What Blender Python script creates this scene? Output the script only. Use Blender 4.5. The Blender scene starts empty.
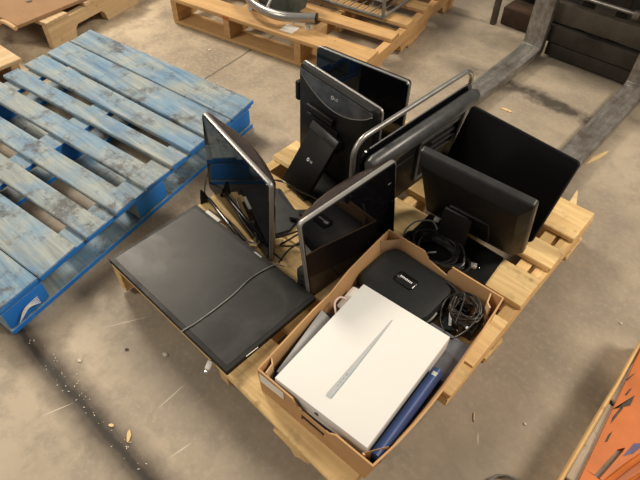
import bpy, bmesh, math, random
from mathutils import Vector, Matrix
random.seed(7)
PI = math.pi
R = math.radians
scene = bpy.context.scene
COL = scene.collection

# ---------------------------------------------------------------- materials
class NT:
    def __init__(self, name):
        self.m = bpy.data.materials.new(name); self.m.use_nodes = True
        self.t = self.m.node_tree; self.b = self.t.nodes['Principled BSDF']
        self._tc = None
    def n(self, typ, **kw):
        x = self.t.nodes.new(typ)
        for k, v in kw.items(): setattr(x, k, v)
        return x
    def l(self, a, b): self.t.links.new(a, b)
    def put(self, sock, v):
        if hasattr(v, 'is_output'): self.l(v, sock)
        else: sock.default_value = v
    def co(self, scale=(1, 1, 1), loc=(0, 0, 0), rot=(0, 0, 0), rnd=False):
        if self._tc is None: self._tc = self.n('ShaderNodeTexCoord').outputs['Object']
        mp = self.n('ShaderNodeMapping'); self.l(self._tc, mp.inputs['Vector'])
        mp.inputs['Location'].default_value = loc; mp.inputs['Rotation'].default_value = rot
        mp.inputs['Scale'].default_value = scale
        out = mp.outputs[0]
        if rnd:
            oi = self.n('ShaderNodeObjectInfo')
            mm = self.math('MULTIPLY', oi.outputs['Random'], 37.0)
            add = self.n('ShaderNodeVectorMath', operation='ADD'); self.l(out, add.inputs[0]); self.l(mm, add.inputs[1]); out = add.outputs[0]
        return out
    def noise(self, vec, scale, detail=4, rough=0.6, dist=0.0):
        x = self.n('ShaderNodeTexNoise'); self.l(vec, x.inputs['Vector'])
        x.inputs['Scale'].default_value = scale; x.inputs['Detail'].default_value = detail
        x.inputs['Roughness'].default_value = rough; x.inputs['Distortion'].default_value = dist
        return x.outputs['Fac']
    def ramp(self, fac, stops, interp='LINEAR'):
        x = self.n('ShaderNodeValToRGB'); x.color_ramp.interpolation = interp
        e = x.color_ramp.elements
        while len(e) < len(stops): e.new(0.5)
        for i, (p, c) in enumerate(stops):
            e[i].position = p; e[i].color = (c, c, c, 1) if isinstance(c, (int, float)) else (*c, 1)
        self.l(fac, x.inputs[0]); return x.outputs[0]
    def mix(self, fac, a, b, blend='MIX'):
        x = self.n('ShaderNodeMix', data_type='RGBA', blend_type=blend)
        self.put(x.inputs[0], fac)
        for s, v in ((x.inputs[6], a), (x.inputs[7], b)):
            if isinstance(v, tuple) and len(v) == 3: v = (*v, 1)
            self.put(s, v)
        return x.outputs[2]
    def math(self, op, a, b=0.0, clamp=False):
        x = self.n('ShaderNodeMath', operation=op, use_clamp=clamp)
        self.put(x.inputs[0], a); self.put(x.inputs[1], b); return x.outputs[0]
    def color(self, v): self.put(self.b.inputs['Base Color'], (*v, 1) if isinstance(v, tuple) else v)
    def rough(self, v): self.put(self.b.inputs['Roughness'], v)
    def bump(self, h, strength=0.3, dist=0.002):
        x = self.n('ShaderNodeBump'); x.inputs['Strength'].default_value = strength; x.inputs['Distance'].default_value = dist
        self.l(h, x.inputs['Height']); self.l(x.outputs[0], self.b.inputs['Normal'])

def plastic(name, c, rough=0.5, spec=0.5, metal=0.0, var=0.25, bump=0.0, scale=40, coat=0.0):
    k = NT(name); v = k.co()
    f = k.noise(v, scale, 4)
    k.color(k.ramp(f, [(0.3, tuple(x * (1 - var) for x in c)), (0.7, tuple(min(1, x * (1 + var)) for x in c))]))
    f2 = k.noise(v, 9, 3)
    k.rough(k.ramp(f2, [(0.3, max(0.02, rough * 0.85)), (0.7, min(1, rough * 1.2))]))
    k.b.inputs['Specular IOR Level'].default_value = spec; k.b.inputs['Metallic'].default_value = metal
    if coat:
        k.b.inputs['Coat Weight'].default_value = coat; k.b.inputs['Coat Roughness'].default_value = 0.05
    if bump: k.bump(k.noise(v, 300, 2), bump, 0.0005)
    return k.m

def wood(name, light, dark, axis='X', dirt=(0.12, 0.09, 0.06), dirt_amt=0.5, rough=0.75):
    k = NT(name)
    sc = {'X': (1.2, 22, 22), 'Y': (22, 1.2, 22), 'Z': (22, 22, 1.2)}[axis]
    v = k.co(scale=sc, rnd=True); vb = k.co(scale=(1, 1, 1), rnd=True)
    g = k.noise(v, 2.2, 6, 0.65, 0.6)
    c = k.ramp(g, [(0.3, dark), (0.5, tuple((a + b) / 2 for a, b in zip(light, dark))), (0.62, light)])
    big = k.noise(vb, 6, 4, 0.6)
    c = k.mix(k.ramp(big, [(0.35, 0.0), (0.75, 0.55)]), c, tuple(x * 1.1 for x in light))
    d = k.noise(vb, 14, 6, 0.75)
    c = k.mix(k.math('MULTIPLY', k.ramp(d, [(0.55, 0.0), (0.72, 1.0)]), dirt_amt), c, dirt)
    vo = k.n('ShaderNodeTexVoronoi'); k.l(vb, vo.inputs['Vector']); vo.inputs['Scale'].default_value = 13
    kn = k.ramp(vo.outputs['Distance'], [(0.06, 1.0), (0.13, 0.0)])
    c = k.mix(k.math('MULTIPLY', kn, 0.55), c, tuple(x * 0.45 for x in dark))
    oi = k.n('ShaderNodeObjectInfo')
    c = k.mix(k.math('MULTIPLY', oi.outputs['Random'], 0.35), c, tuple(x * 0.62 for x in light))
    k.color(c); k.rough(rough); k.b.inputs['Specular IOR Level'].default_value = 0.25
    k.bump(g, 0.5, 0.0015)
    return k.m

def blue_wood():
    k = NT('weathered_blue_paint')
    v = k.co(scale=(1.1, 16, 16), rnd=True, rot=(0, 0, R(-5.5))); vb = k.co(rnd=True)
    g = k.noise(v, 2.5, 6, 0.7, 0.5)
    big = k.noise(vb, 4.2, 6, 0.65)
    blue = k.ramp(g, [(0.3, (0.06, 0.15, 0.28)), (0.55, (0.15, 0.27, 0.39)), (0.75, (0.25, 0.34, 0.40))])
    worn = k.ramp(g, [(0.3, (0.15, 0.175, 0.175)), (0.55, (0.31, 0.34, 0.32)), (0.75, (0.43, 0.43, 0.38))])
    c = k.mix(k.ramp(big, [(0.38, 0.05), (0.57, 0.95)]), blue, worn)
    d = k.noise(vb, 6, 8, 0.78)
    c = k.mix(k.ramp(d, [(0.53, 0.0), (0.63, 0.85)]), c, (0.065, 0.06, 0.06))
    geo = k.n('ShaderNodeNewGeometry'); sep = k.n('ShaderNodeSeparateXYZ'); k.l(geo.outputs['Normal'], sep.inputs[0])
    top = k.ramp(sep.outputs['X'], [(0.55, 1.0), (0.8, 0.0)])
    side = k.mix(k.ramp(d, [(0.55, 0.0), (0.68, 0.7)]), (0.012, 0.17, 0.60), (0.07, 0.26, 0.60))
    k.color(k.mix(top, side, c)); k.rough(0.6); k.b.inputs['Specular IOR Level'].default_value = 0.35
    k.bump(g, 0.5, 0.0015)
    return k.m

def floor_mat():
    k = NT('worn_concrete'); v = k.co()
    n1 = k.noise(v, 1.3, 8, 0.62, 0.3); n2 = k.noise(v, 9, 8, 0.7); n3 = k.noise(v, 60, 5, 0.6)
    c = k.ramp(n1, [(0.36, (0.25, 0.195, 0.135)), (0.5, (0.41, 0.33, 0.23)), (0.62, (0.56, 0.455, 0.32))])
    c = k.mix(k.ramp(n2, [(0.46, 0.0), (0.60, 0.6)]), c, (0.23, 0.185, 0.135))
    c = k.mix(k.ramp(n3, [(0.5, 0.0), (0.66, 0.4)]), c, (0.54, 0.46, 0.35))
    geo = k.n('ShaderNodeSeparateXYZ'); k.l(v, geo.inputs[0]); X, Y = geo.outputs['X'], geo.outputs['Y']
    # floor colour goes from warmer at the left to greyer at the right
    c = k.mix(k.ramp(k.math('MULTIPLY_ADD', X, 0.4), [(0.0, 0.0), (0.6, 0.48)]), c, (0.27, 0.24, 0.20))
    wob = k.noise(v, 7, 6, 0.7); wb = k.math('MULTIPLY', k.math('SUBTRACT', wob, 0.5), 0.05)
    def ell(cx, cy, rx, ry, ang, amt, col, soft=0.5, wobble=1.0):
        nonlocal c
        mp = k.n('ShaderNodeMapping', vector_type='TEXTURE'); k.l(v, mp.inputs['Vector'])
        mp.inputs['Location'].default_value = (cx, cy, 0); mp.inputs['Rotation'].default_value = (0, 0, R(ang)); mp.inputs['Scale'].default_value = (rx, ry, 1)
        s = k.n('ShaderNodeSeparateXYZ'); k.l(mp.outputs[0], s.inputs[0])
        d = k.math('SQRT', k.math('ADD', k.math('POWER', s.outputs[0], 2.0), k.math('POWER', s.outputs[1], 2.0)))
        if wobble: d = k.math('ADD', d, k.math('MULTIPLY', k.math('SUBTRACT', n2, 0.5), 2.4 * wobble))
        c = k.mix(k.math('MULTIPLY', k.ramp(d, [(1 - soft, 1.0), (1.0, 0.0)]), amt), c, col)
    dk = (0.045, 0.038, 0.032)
    ell(-0.72, 0.22, 0.62, 0.42, -70, 0.7, dk, 0.6)  # paints the floor dark under the blue pallet, deepening its board gaps
    # tyre scuffs and stains by the forks
    ell(0.50, 1.97, 0.34, 0.07, -4, 0.9, dk, 0.7, 1.2); ell(0.33, 1.93, 0.13, 0.05, 25, 0.6, dk, 0.7)
    ell(0.08, 1.95, 0.16, 0.10, 10, 0.55, dk, 0.8); ell(0.95, 2.1, 0.14, 0.12, 0, 0.6, dk, 0.8)
    ell(0.05, 2.75, 0.35, 0.08, -30, 0.6, dk, 0.8); ell(-0.35, 2.5, 0.5, 0.15, -50, 0.35, dk, 0.8)
    ell(1.15, 0.25, 0.16, 0.35, 0, 0.25, dk, 0.8); ell(0.85, -0.15, 0.3, 0.10, 5, 0.25, dk, 0.9)  # painted shade: beside the orange sheet, then along the pallet front
    ell(0.30, -0.13, 0.30, 0.08, 3, 0.30, (0.16, 0.13, 0.10), 0.9)  # brown strip painting the pallet's shadow along its front
    # joint along the pallet front
    ys = k.math('ADD', Y, k.math('ADD', wb, 0.305))
    d = k.math('ABSOLUTE', ys)
    c = k.mix(k.ramp(d, [(0.0, 0.97), (0.020, 0.9), (0.036, 0.55), (0.075, 0.0)]), c, (0.065, 0.049, 0.036))
    c = k.mix(k.ramp(d, [(0.006, 0.85), (0.014, 0.0)]), c, (0.025, 0.02, 0.016))
    # thin joint beyond the blue pallet
    xs = k.math('ADD', k.math('ADD', X, k.math('MULTIPLY', Y, 0.122)), k.math('ADD', k.math('MULTIPLY', wb, 0.35), 0.662))
    d = k.math('ABSOLUTE', xs)
    c = k.mix(k.ramp(d, [(0.002, 0.85), (0.007, 0.0)]), c, (0.06, 0.05, 0.04))
    # pale scratches
    for (a, b, ln, an) in ((0.42, -0.12, 0.06, 92), (0.12, -0.06, 0.09, 60), (0.22, -0.36, 0.05, 70), (0.56, -0.2, 0.04, 80), (1.12, 0.35, 0.02, -60)):
        ell(a, b, ln, 0.0022, an, 0.75, (0.62, 0.56, 0.46), 0.6, 0.0)
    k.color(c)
    k.rough(k.ramp(n2, [(0.3, 0.42), (0.7, 0.62)])); k.b.inputs['Specular IOR Level'].default_value = 0.35
    k.bump(n3, 0.15, 0.001)
    return k.m

def screen_mat(name, base, rough, spec=0.5, smudge=0.0, coat=0.0):
    k = NT(name); v = k.co()
    n = k.noise(v, 7, 6, 0.65, 1.0)
    k.color(k.mix(k.ramp(n, [(0.45, 0.0), (0.7, smudge)]), base, tuple(x * 2.2 + 0.01 for x in base)))
    k.rough(k.ramp(n, [(0.35, rough), (0.75, rough + 0.12 * (smudge > 0))])); k.b.inputs['Specular IOR Level'].default_value = spec
    if coat: k.b.inputs['Coat Weight'].default_value = coat; k.b.inputs['Coat Roughness'].default_value = 0.04
    return k.m

def steel_mat():
    k = NT('worn_fork_steel'); v = k.co(scale=(14, 1.5, 6)); vb = k.co()
    n = k.noise(v, 3, 6, 0.7); m = k.noise(vb, 9, 6, 0.7)
    k.color(k.mix(k.ramp(m, [(0.44, 0.0), (0.66, 0.8)]), k.ramp(n, [(0.3, (0.19, 0.18, 0.165)), (0.7, (0.48, 0.46, 0.43))]), (0.12, 0.09, 0.07)))
    k.b.inputs['Metallic'].default_value = 0.7; k.rough(k.ramp(m, [(0.3, 0.28), (0.7, 0.5)]))
    return k.m

def cardboard_mat(name, c):
    k = NT(name); v = k.co(); f = k.noise(v, 12, 6, 0.65); g = k.noise(k.co(scale=(150, 150, 8)), 2, 2)
    k.color(k.mix(k.math('MULTIPLY', g, 0.25), k.ramp(f, [(0.3, tuple(x * 0.82 for x in c)), (0.7, c)]), tuple(x * 0.75 for x in c)))
    k.rough(0.85); k.b.inputs['Specular IOR Level'].default_value = 0.2; return k.m

M = dict(
    pine=wood('pallet_pine', (0.84, 0.62, 0.31), (0.56, 0.34, 0.13), 'X', dirt_amt=0.45),
    pine_y=wood('pallet_pine_stringer', (0.80, 0.55, 0.26), (0.50, 0.29, 0.11), 'Y', dirt_amt=0.4),
    pine_far=wood('orange_pine', (0.60, 0.38, 0.17), (0.40, 0.22, 0.09), 'X', dirt_amt=0.35),
    pine_far_y=wood('orange_pine_stringer', (0.58, 0.36, 0.16), (0.38, 0.21, 0.09), 'Y', dirt_amt=0.35),
    pale=wood('pale_pine', (0.68, 0.50, 0.30), (0.48, 0.32, 0.17), 'X', dirt_amt=0.25),
    pale_y=wood('pale_pine_stringer', (0.70, 0.51, 0.30), (0.50, 0.33, 0.16), 'Y', dirt_amt=0.25),
    grey_wood=wood('grey_old_wood', (0.40, 0.33, 0.25), (0.22, 0.17, 0.12), 'Y', dirt_amt=0.8),
    splinter=wood('fresh_splinter', (0.80, 0.60, 0.32), (0.62, 0.42, 0.2), 'X', dirt_amt=0.05),
    blue=blue_wood(), floor=floor_mat(), steel=steel_mat(),
    card=cardboard_mat('corrugated_cardboard', (0.56, 0.335, 0.16)),
    card_edge=cardboard_mat('cardboard_cut_edge', (0.66, 0.44, 0.25)),
    fibre=cardboard_mat('brown_fibreboard', (0.36, 0.215, 0.115)),
    black=plastic('matt_black_plastic', (0.006, 0.006, 0.006), 0.5, 0.3),
    dark=plastic('charcoal_plastic', (0.006, 0.0055, 0.005), 0.5, 0.22, bump=0.05),
    blackgloss=plastic('gloss_black_plastic', (0.008, 0.008, 0.008), 0.15, 0.5),
    browngloss=plastic('gloss_brown_black_plastic', (0.030, 0.020, 0.016), 0.22, 0.5),
    bandgrey=plastic('smoked_gloss_band', (0.06, 0.064, 0.068), 0.25, 0.6, var=0.5, scale=25),
    greyplastic=plastic('dark_grey_plastic', (0.024, 0.0245, 0.026), 0.38, 0.45),
    bulgegrey=plastic('mid_grey_gloss_plastic', (0.055, 0.056, 0.058), 0.34, 0.5),
    silver=plastic('silver_plastic', (0.30, 0.295, 0.285), 0.42, 0.5, metal=0.6, var=0.08),
    tube=plastic('brushed_silver_tube', (0.36, 0.35, 0.335), 0.33, 0.5, metal=0.8, var=0.1),
    chrome=plastic('chrome', (0.7, 0.7, 0.7), 0.12, 0.5, metal=1.0, var=0.05),
    matgrey=plastic('matt_grey_metal', (0.20, 0.19, 0.175), 0.5, 0.5, metal=0.2),
    screen_gloss=screen_mat('glossy_black_glass', (0.004, 0.004, 0.005), 0.03, 0.45, coat=0.15),
    screen_matt=screen_mat('matt_dark_panel', (0.003, 0.003, 0.003), 0.25, 0.2),
    screen_flat=screen_mat('dusty_matt_panel', (0.015, 0.015, 0.0145), 0.36, 0.28, smudge=0.7),
    white=plastic('white_card', (0.72, 0.72, 0.70), 0.5, 0.25, var=0.015, scale=5),
    white_side=plastic('white_card_side', (0.78, 0.76, 0.72), 0.5, 0.4, var=0.02),
    label=plastic('paper_label', (0.78, 0.74, 0.68), 0.6, 0.3, var=0.06),
    silverprint=plastic('printed_silver', (0.43, 0.44, 0.45), 0.5, 0.3, var=0.05),
    silverprint_d=plastic('printed_silver_shade', (0.22, 0.34, 0.35), 0.5, 0.3, var=0.05),
    print_dark=plastic('printed_dark', (0.05, 0.04, 0.045), 0.5, 0.3),
    print_white=plastic('printed_white', (0.75, 0.75, 0.75), 0.4, 0.3, var=0.03),
    cable=plastic('black_cable_rubber', (0.010, 0.010, 0.010), 0.3, 0.5),
    cable_grey=plastic('grey_cable', (0.24, 0.24, 0.23), 0.35, 0.5),
    cable_brown=plastic('dull_brown_cable', (0.035, 0.027, 0.022), 0.4, 0.4),
    pinkish=plastic('pink_white_cable', (0.70, 0.55, 0.50), 0.4, 0.4, var=0.05),
    navy=plastic('navy_vinyl', (0.030, 0.062, 0.19), 0.45, 0.4, var=0.15, scale=15),
    navy_dull=plastic('navy_cloth', (0.028, 0.038, 0.085), 0.6, 0.3),
    laptop_grey=plastic('dark_grey_laptop_shell', (0.095, 0.10, 0.12), 0.45, 0.5),
    laptop_silver=plastic('light_grey_laptop_shell', (0.30, 0.305, 0.31), 0.4, 0.5, var=0.08),
    neoprene=plastic('black_neoprene', (0.012, 0.0135, 0.014), 0.5, 0.35, var=0.2, bump=0.1, scale=120),
    orange=plastic('orange_coating', (0.47, 0.128, 0.022), 0.45, 0.4, var=0.18, scale=8),
    ink=plastic('black_marking', (0.06, 0.045, 0.035), 0.6, 0.3),
    purple=plastic('faded_purple_sticker', (0.10, 0.085, 0.17), 0.5, 0.3),
    teal=plastic('teal_grey_plastic', (0.075, 0.10, 0.095), 0.5, 0.4),
    truck=plastic('dark_truck_steel', (0.040, 0.034, 0.028), 0.55, 0.4, metal=0.3, var=0.5, scale=8),
    truck_light=plastic('dusty_truck_steel', (0.085, 0.072, 0.056), 0.6, 0.4, metal=0.2, var=0.35, scale=8),
    rust=plastic('rusty_brown_steel', (0.05, 0.028, 0.017), 0.7, 0.3, var=0.5, scale=10),
    clear=plastic('cloudy_caster_plastic', (0.55, 0.57, 0.57), 0.2, 0.5, var=0.1),
    litter=plastic('pale_litter', (0.62, 0.56, 0.46), 0.8, 0.2, var=0.3),
)

# ---------------------------------------------------------------- geometry kit
class G:
    def __init__(self): self.bm = bmesh.new()
    def _new(self, f, mat=None):
        b = bmesh.new(); f(b)
        if mat is not None: bmesh.ops.transform(b, matrix=mat, verts=b.verts)
        me = bpy.data.meshes.new('t'); b.to_mesh(me); b.free(); self.bm.from_mesh(me); bpy.data.meshes.remove(me)
        return self
    def box(self, x0, x1, y0, y1, z0, z1, bev=0.0, mat=None, seg=2):
        def f(b):
            bmesh.ops.create_cube(b, size=1)
            for v in b.verts: v.co = Vector((x0 + (v.co.x + .5) * (x1 - x0), y0 + (v.co.y + .5) * (y1 - y0), z0 + (v.co.z + .5) * (z1 - z0)))
            if bev: bmesh.ops.bevel(b, geom=b.edges[:], offset=bev, segments=seg, affect='EDGES', profile=0.5)
        return self._new(f, mat)
    def loft(self, loops, mat=None, caps=True):
        def f(b):
            vs = [[b.verts.new(p) for p in lp] for lp in loops]; n = len(loops[0])
            for a, c in zip(vs, vs[1:]):
                for i in range(n): b.faces.new((a[i], a[(i + 1) % n], c[(i + 1) % n], c[i]))
            if caps: b.faces.new(vs[0][::-1]); b.faces.new(vs[-1])
            bmesh.ops.recalc_face_normals(b, faces=b.faces)
        return self._new(f, mat)
    def prism(self, pts, lo, hi, axis='Z', mat=None, bev=0.0):
        def P(u, v, w): return {'Z': (u, v, w), 'Y': (u, w, v), 'X': (w, u, v)}[axis]
        def f(b):
            A = [b.verts.new(P(u, v, lo)) for u, v in pts]; B = [b.verts.new(P(u, v, hi)) for u, v in pts]; n = len(pts)
            b.faces.new(A[::-1]); b.faces.new(B)
            for i in range(n): b.faces.new((A[i], A[(i + 1) % n], B[(i + 1) % n], B[i]))
            bmesh.ops.recalc_face_normals(b, faces=b.faces)
            if bev: bmesh.ops.bevel(b, geom=b.edges[:], offset=bev, segments=2, affect='EDGES')
        return self._new(f, mat)
    def cyl(self, p0, p1, r, r2=None, seg=20, mat=None):
        p0, p1 = Vector(p0), Vector(p1); r2 = r if r2 is None else r2
        q = (p1 - p0).to_track_quat('Z', 'Y')
        return self.loft([[p0 + q @ Vector((r * math.cos(2 * PI * i / seg), r * math.sin(2 * PI * i / seg), 0)) for i in range(seg)],
                          [p1 + q @ Vector((r2 * math.cos(2 * PI * i / seg), r2 * math.sin(2 * PI * i / seg), 0)) for i in range(seg)]], mat)
    def tube(self, pts, r, seg=8, smooth=6, mat=None, closed=False):
        P = [Vector(p) for p in pts]
        if smooth > 1:
            Q = []; n = len(P)
            rng = range(n) if closed else range(n - 1)
            for i in rng:
                g = (lambda j: P[j % n]) if closed else (lambda j: P[min(max(j, 0), n - 1)])
                a, b, c, d = g(i - 1), g(i), g(i + 1), g(i + 2)
                for s in range(smooth):
                    t = s / smooth
                    Q.append(0.5 * ((2 * b) + (c - a) * t + (2 * a - 5 * b + 4 * c - d) * t * t + (3 * b - 3 * c + d - a) * t ** 3))
            if not closed: Q.append(P[-1])
            P = Q
        n = len(P); loops = []; nrm = None
        for i in range(n):
            if closed: t = P[(i + 1) % n] - P[i - 1]
            else: t = P[min(i + 1, n - 1)] - P[max(i - 1, 0)]
            if t.length < 1e-9: t = Vector((0, 0, 1))
            t.normalize()
            if nrm is None: nrm = t.orthogonal().normalized()
            nrm = (nrm - t * nrm.dot(t)); nrm = nrm.normalized() if nrm.length > 1e-6 else t.orthogonal().normalized()
            bn = t.cross(nrm)
            loops.append([P[i] + (nrm * math.cos(2 * PI * k / seg) + bn * math.sin(2 * PI * k / seg)) * r for k in range(seg)])
        if closed: loops.append(loops[0])
        return self.loft(loops, mat, caps=not closed)
    def sphere(self, c, rx, ry=None, rz=None, mat=None, u=16, v=10):
        ry = rx if ry is None else ry; rz = rx if rz is None else rz
        def f(b):
            bmesh.ops.create_uvsphere(b, u_segments=u, v_segments=v, radius=1)
            for q in b.verts: q.co = Vector((c[0] + q.co.x * rx, c[1] + q.co.y * ry, c[2] + q.co.z * rz))
        return self._new(f, mat)
    def text(self, s, size, mat, depth=0.0004):
        cu = bpy.data.curves.new('t', 'FONT'); cu.body = s; cu.size = size; cu.extrude = depth; cu.align_x = 'CENTER'; cu.align_y = 'CENTER'
        ob = bpy.data.objects.new('t', cu); COL.objects.link(ob)
        dg = bpy.context.evaluated_depsgraph_get(); me = bpy.data.meshes.new_from_object(ob.evaluated_get(dg))
        me.transform(mat); self.bm.from_mesh(me)
        bpy.data.meshes.remove(me); bpy.data.objects.remove(ob); bpy.data.curves.remove(cu)
        return self
    def build(self, name, mat, parent=None, smooth=True):
        me = bpy.data.meshes.new(name)
        bmesh.ops.recalc_face_normals(self.bm, faces=self.bm.faces)
        self.bm.to_mesh(me); self.bm.free(); me.materials.append(mat)
        o = bpy.data.objects.new(name, me); COL.objects.link(o)
        if parent is not None: o.parent = parent
        if smooth:
            for p in me.polygons: p.use_smooth = True
            me.set_sharp_from_angle(angle=R(35))
        return o

def thing(name, label, cat, loc=(0, 0, 0), rz=0.0, group=None):
    o = bpy.data.objects.new(name, None); COL.objects.link(o); o.empty_display_size = 0.05
    o.location = loc; o.rotation_euler = (0, 0, rz); o['label'] = label; o['category'] = cat
    if group: o['group'] = group
    return o
def tag(o, label, cat, group=None):
    o['label'] = label; o['category'] = cat
    if group: o['group'] = group
    return o
def part_label(o, s): o['label'] = s; return o
def rel(pts, o): return [(p[0] - o[0], p[1] - o[1], p[2] - o[2]) for p in pts]

def rrect(w, h, r, y, inset=0.0, n=5, zc=None, sub=8):
    """rounded rectangle in XZ, bottom at 0, subdivided along X; y may be a function of (x, z)"""
    hw, z0, z1 = w / 2 - inset, inset, h - inset; r = max(r - inset * 0.5, 0.001)
    pts = []
    for cx, cz, a0 in ((hw - r, z0 + r, -90), (hw - r, z1 - r, 0), (-hw + r, z1 - r, 90), (-hw + r, z0 + r, 180)):
        for i in range(n + 1):
            a = R(a0 + 90 * i / n); pts.append((cx + r * math.cos(a), cz + r * math.sin(a)))
        if a0 == 0:
            for i in range(1, sub): pts.append((hw - r - (2 * hw - 2 * r) * i / sub, z1))
        if a0 == 180:
            for i in range(1, sub): pts.append((-hw + r + (2 * hw - 2 * r) * i / sub, z0))
    return [(x, y(x, z) if callable(y) else y, z) for x, z in pts]

# ---------------------------------------------------------------- floor
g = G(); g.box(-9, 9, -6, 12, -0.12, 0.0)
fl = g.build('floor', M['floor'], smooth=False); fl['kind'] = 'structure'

# ---------------------------------------------------------------- pallets
def plank(x0, x1, y0, y1, z0, z1, jag=0.003, mat=None):
    g = G(); g.box(x0, x1, y0, y1, z0, z1, 0.0025, seg=1)
    for v in g.bm.verts: v.co += Vector((random.uniform(-jag, jag), random.uniform(-jag, jag) * 0.5, random.uniform(-1, 1) * jag * 0.2))
    if mat is not None: bmesh.ops.transform(g.bm, matrix=mat, verts=g.bm.verts)
    return g

def notched(L, z0, z1, x0, x1, d=0.042):
    """stringer along Y with two fork notches on its underside"""
    pts = [(0, z0)]
    for a, b in ((0.15, 0.38), (L - 0.38, L - 0.15)):
        pts += [(a, z0), (a + 0.012, z0 + d * 0.75), (a + 0.03, z0 + d), (b - 0.03, z0 + d), (b - 0.012, z0 + d * 0.75), (b, z0)]
    pts += [(L, z0), (L, z1), (0, z1)]
    g = G(); g.prism(pts, x0, x1, axis='X'); return g

def stringer_pallet(root, W, L, boards, mx, my, sx=None, bottoms=None, notch=True):
    for (a, b) in boards: plank(0, W, a, b, 0.121, 0.14).build('deck_board', mx, root)
    for x in (sx or (0, W / 2 - 0.019, W - 0.038)):
        if notch: notched(L, 0.0195, 0.1205, x, x + 0.038).build('stringer', my, root, smooth=False)
        else: plank(x, x + 0.038, 0, L, 0.0195, 0.1205).build('stringer', my, root)
    for (a, b) in (bottoms or ((0.0, 0.12), (L / 2 - 0.06, L / 2 + 0.06), (L - 0.12, L))):
        plank(0, W, a, b, 0.0, 0.019).build('bottom_board', mx, root)

main = thing('wooden_pallet', 'pale wooden pallet in the middle carrying the monitors and the cardboard box', 'pallet')
for (a, b) in ((0, .14), (.185, .275)):
    g = G(); g.prism([(0, a), (0.45, a - .012 * (a == 0)), (0.62, a - .020 * (a == 0)), (0.975, a - .038 * (a == 0)), (0.972, b), (0, b)], 0.121, 0.14, bev=0.0025)
    g.build('deck_board', M['pine'], main)
plank(0.978, 1.016, 0.325, 1.219, 0.080, 0.1205).build('stringer_board', M['pine_y'], main)
plank(0.925, 0.963, 0.335, 1.219, 0.0195, 0.1205).build('stringer', M['pine_y'], main)
for yb in (0.60, 1.10):
    g = G(); g.box(0.9635, 1.012, yb, yb + 0.10, 0.0195, 0.0795, 0.003); g.build('block', M['pine_y'], main)
stringer_pallet(main, 1.016, 1.219, [(.325, .432), (.437, .628), (.70, .832), (.89, .987), (1.058, 1.219)], M['pine'], M['pine_y'], notch=False, sx=(0, .489), bottoms=((.56, .66), (1.10, 1.219)))
g = G(); g.prism([(0.74, 0.118), (0.83, 0.119), (0.86, 0.108), (0.83, 0.095), (0.815, 0.080), (0.80, 0.103)], -0.034, -0.026, axis='Y')
part_label(g.build('torn_splinter', M['pine'], main), 'torn splinter along the front board')
g = G(); g.prism([(0.925, 1.215), (0.955, 1.21), (0.925, 1.29), (0.917, 1.305)], 0.125, 0.131)
part_label(g.build('torn_splinter', M['splinter'], main), 'long splinter at the back board')

# blue block pallet, racked slightly out of square
bo = Vector((-0.075, -0.318, 0)); bE = Vector((math.cos(R(5.5)), math.sin(R(5.5)), 0)); bN = Vector((math.cos(R(101.2)), math.sin(R(101.2)), 0))
SK = Matrix(((bE.x, bN.x, 0, 0), (bE.y, bN.y, 0, 0), (0, 0, 1, 0), (0, 0, 0, 1)))
bp = thing('block_pallet', 'weathered blue-painted wooden pallet lying empty at the left', 'pallet', tuple(bo))
for (a, b, a2, b2) in [(0, .138, -.01, .13), (.142, .288, .135, .28), (.330, .412, .325, .41), (.460, .548, .452, .541), (.604, .695, .597, .688), (.742, .812, .722, .800), (.840, .930, .834, .940), (.943, 1.085, .957, 1.085), (1.089, 1.245, 1.092, 1.222)]:
    g = G(); g.prism([(-1.04 + random.uniform(-.008, .008), a2), (random.uniform(-.004, .004), a), (random.uniform(-.004, .004), b), (-1.04, b2)], 0.122, 0.140, mat=SK, bev=0.0025)
    g.build('deck_board', M['blue'], bp)
for x in (-0.115, -0.57, -1.02):
    g = G(); g.box(x, x + 0.10, 0.0, 1.24, 0.1015, 0.1215, 0.002, SK, 1); g.build('stringer_board', M['blue'], bp)
    for y in (0.0, 0.55, 1.08):
        g = G(); g.box(x, x + 0.10, y, y + 0.15, 0.0205, 0.101, 0.012, SK, 2); g.build('block', M['blue'], bp)
    g = G(); g.box(x, x + 0.10, 0.0, 1.24, 0.0, 0.020, 0.002, SK, 1); g.build('bottom_board', M['blue'], bp)
for y in (0.0, 0.57, 1.14):
    for x0, x1 in ((-0.468, -0.117), (-0.918, -0.572)):
        g = G(); g.box(x0, x1, y, y + 0.10, 0.0, 0.020, 0.002, SK, 1); g.build('bottom_cross_board', M['blue'], bp)
sc = G()
for i in range(5):
    sc.tube([(0.0012, 0.03 + .006 * i, 0.045 + .004 * i), (0.0012, 0.06 + .004 * i, 0.078 - .002 * i), (0.0012, 0.11, 0.083 - .007 * i)], 0.0013, 5, 4, mat=SK)
part_label(sc.build('scuff_mark', M['print_white'], bp), 'pale curved scuff on the end block')

# pallet behind
far = thing('wooden_pallet', 'orange-toned wooden pallet at the top middle under a metal frame', 'pallet', (-0.168 - 1.20 * math.cos(R(9.4)), 1.461 - 1.20 * math.sin(R(9.4)), 0), R(9.4))
stringer_pallet(far, 1.20, 1.05, [(0, .125), (.25, .34), (.42, .51), (.62, .71), (.80, .90), (.94, 1.05)], M['pine_far'], M['pine_far_y'], sx=(0, 0.36, 0.80, 1.162))
g = G(); g.box(0.695, 0.77, 0.03, 0.10, 0.1405, 0.1412, mat=Matrix.Translation((0, 0, 0)))
part_label(g.build('paper_tag', M['label'], far), 'white paper tag on the near board')
g = G(); g.box(0.36, 0.40, -0.001, 0.0, 0.118, 0.136); part_label(g.build('paint_mark', M['orange'], far), 'orange paint mark on the board edge')

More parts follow.
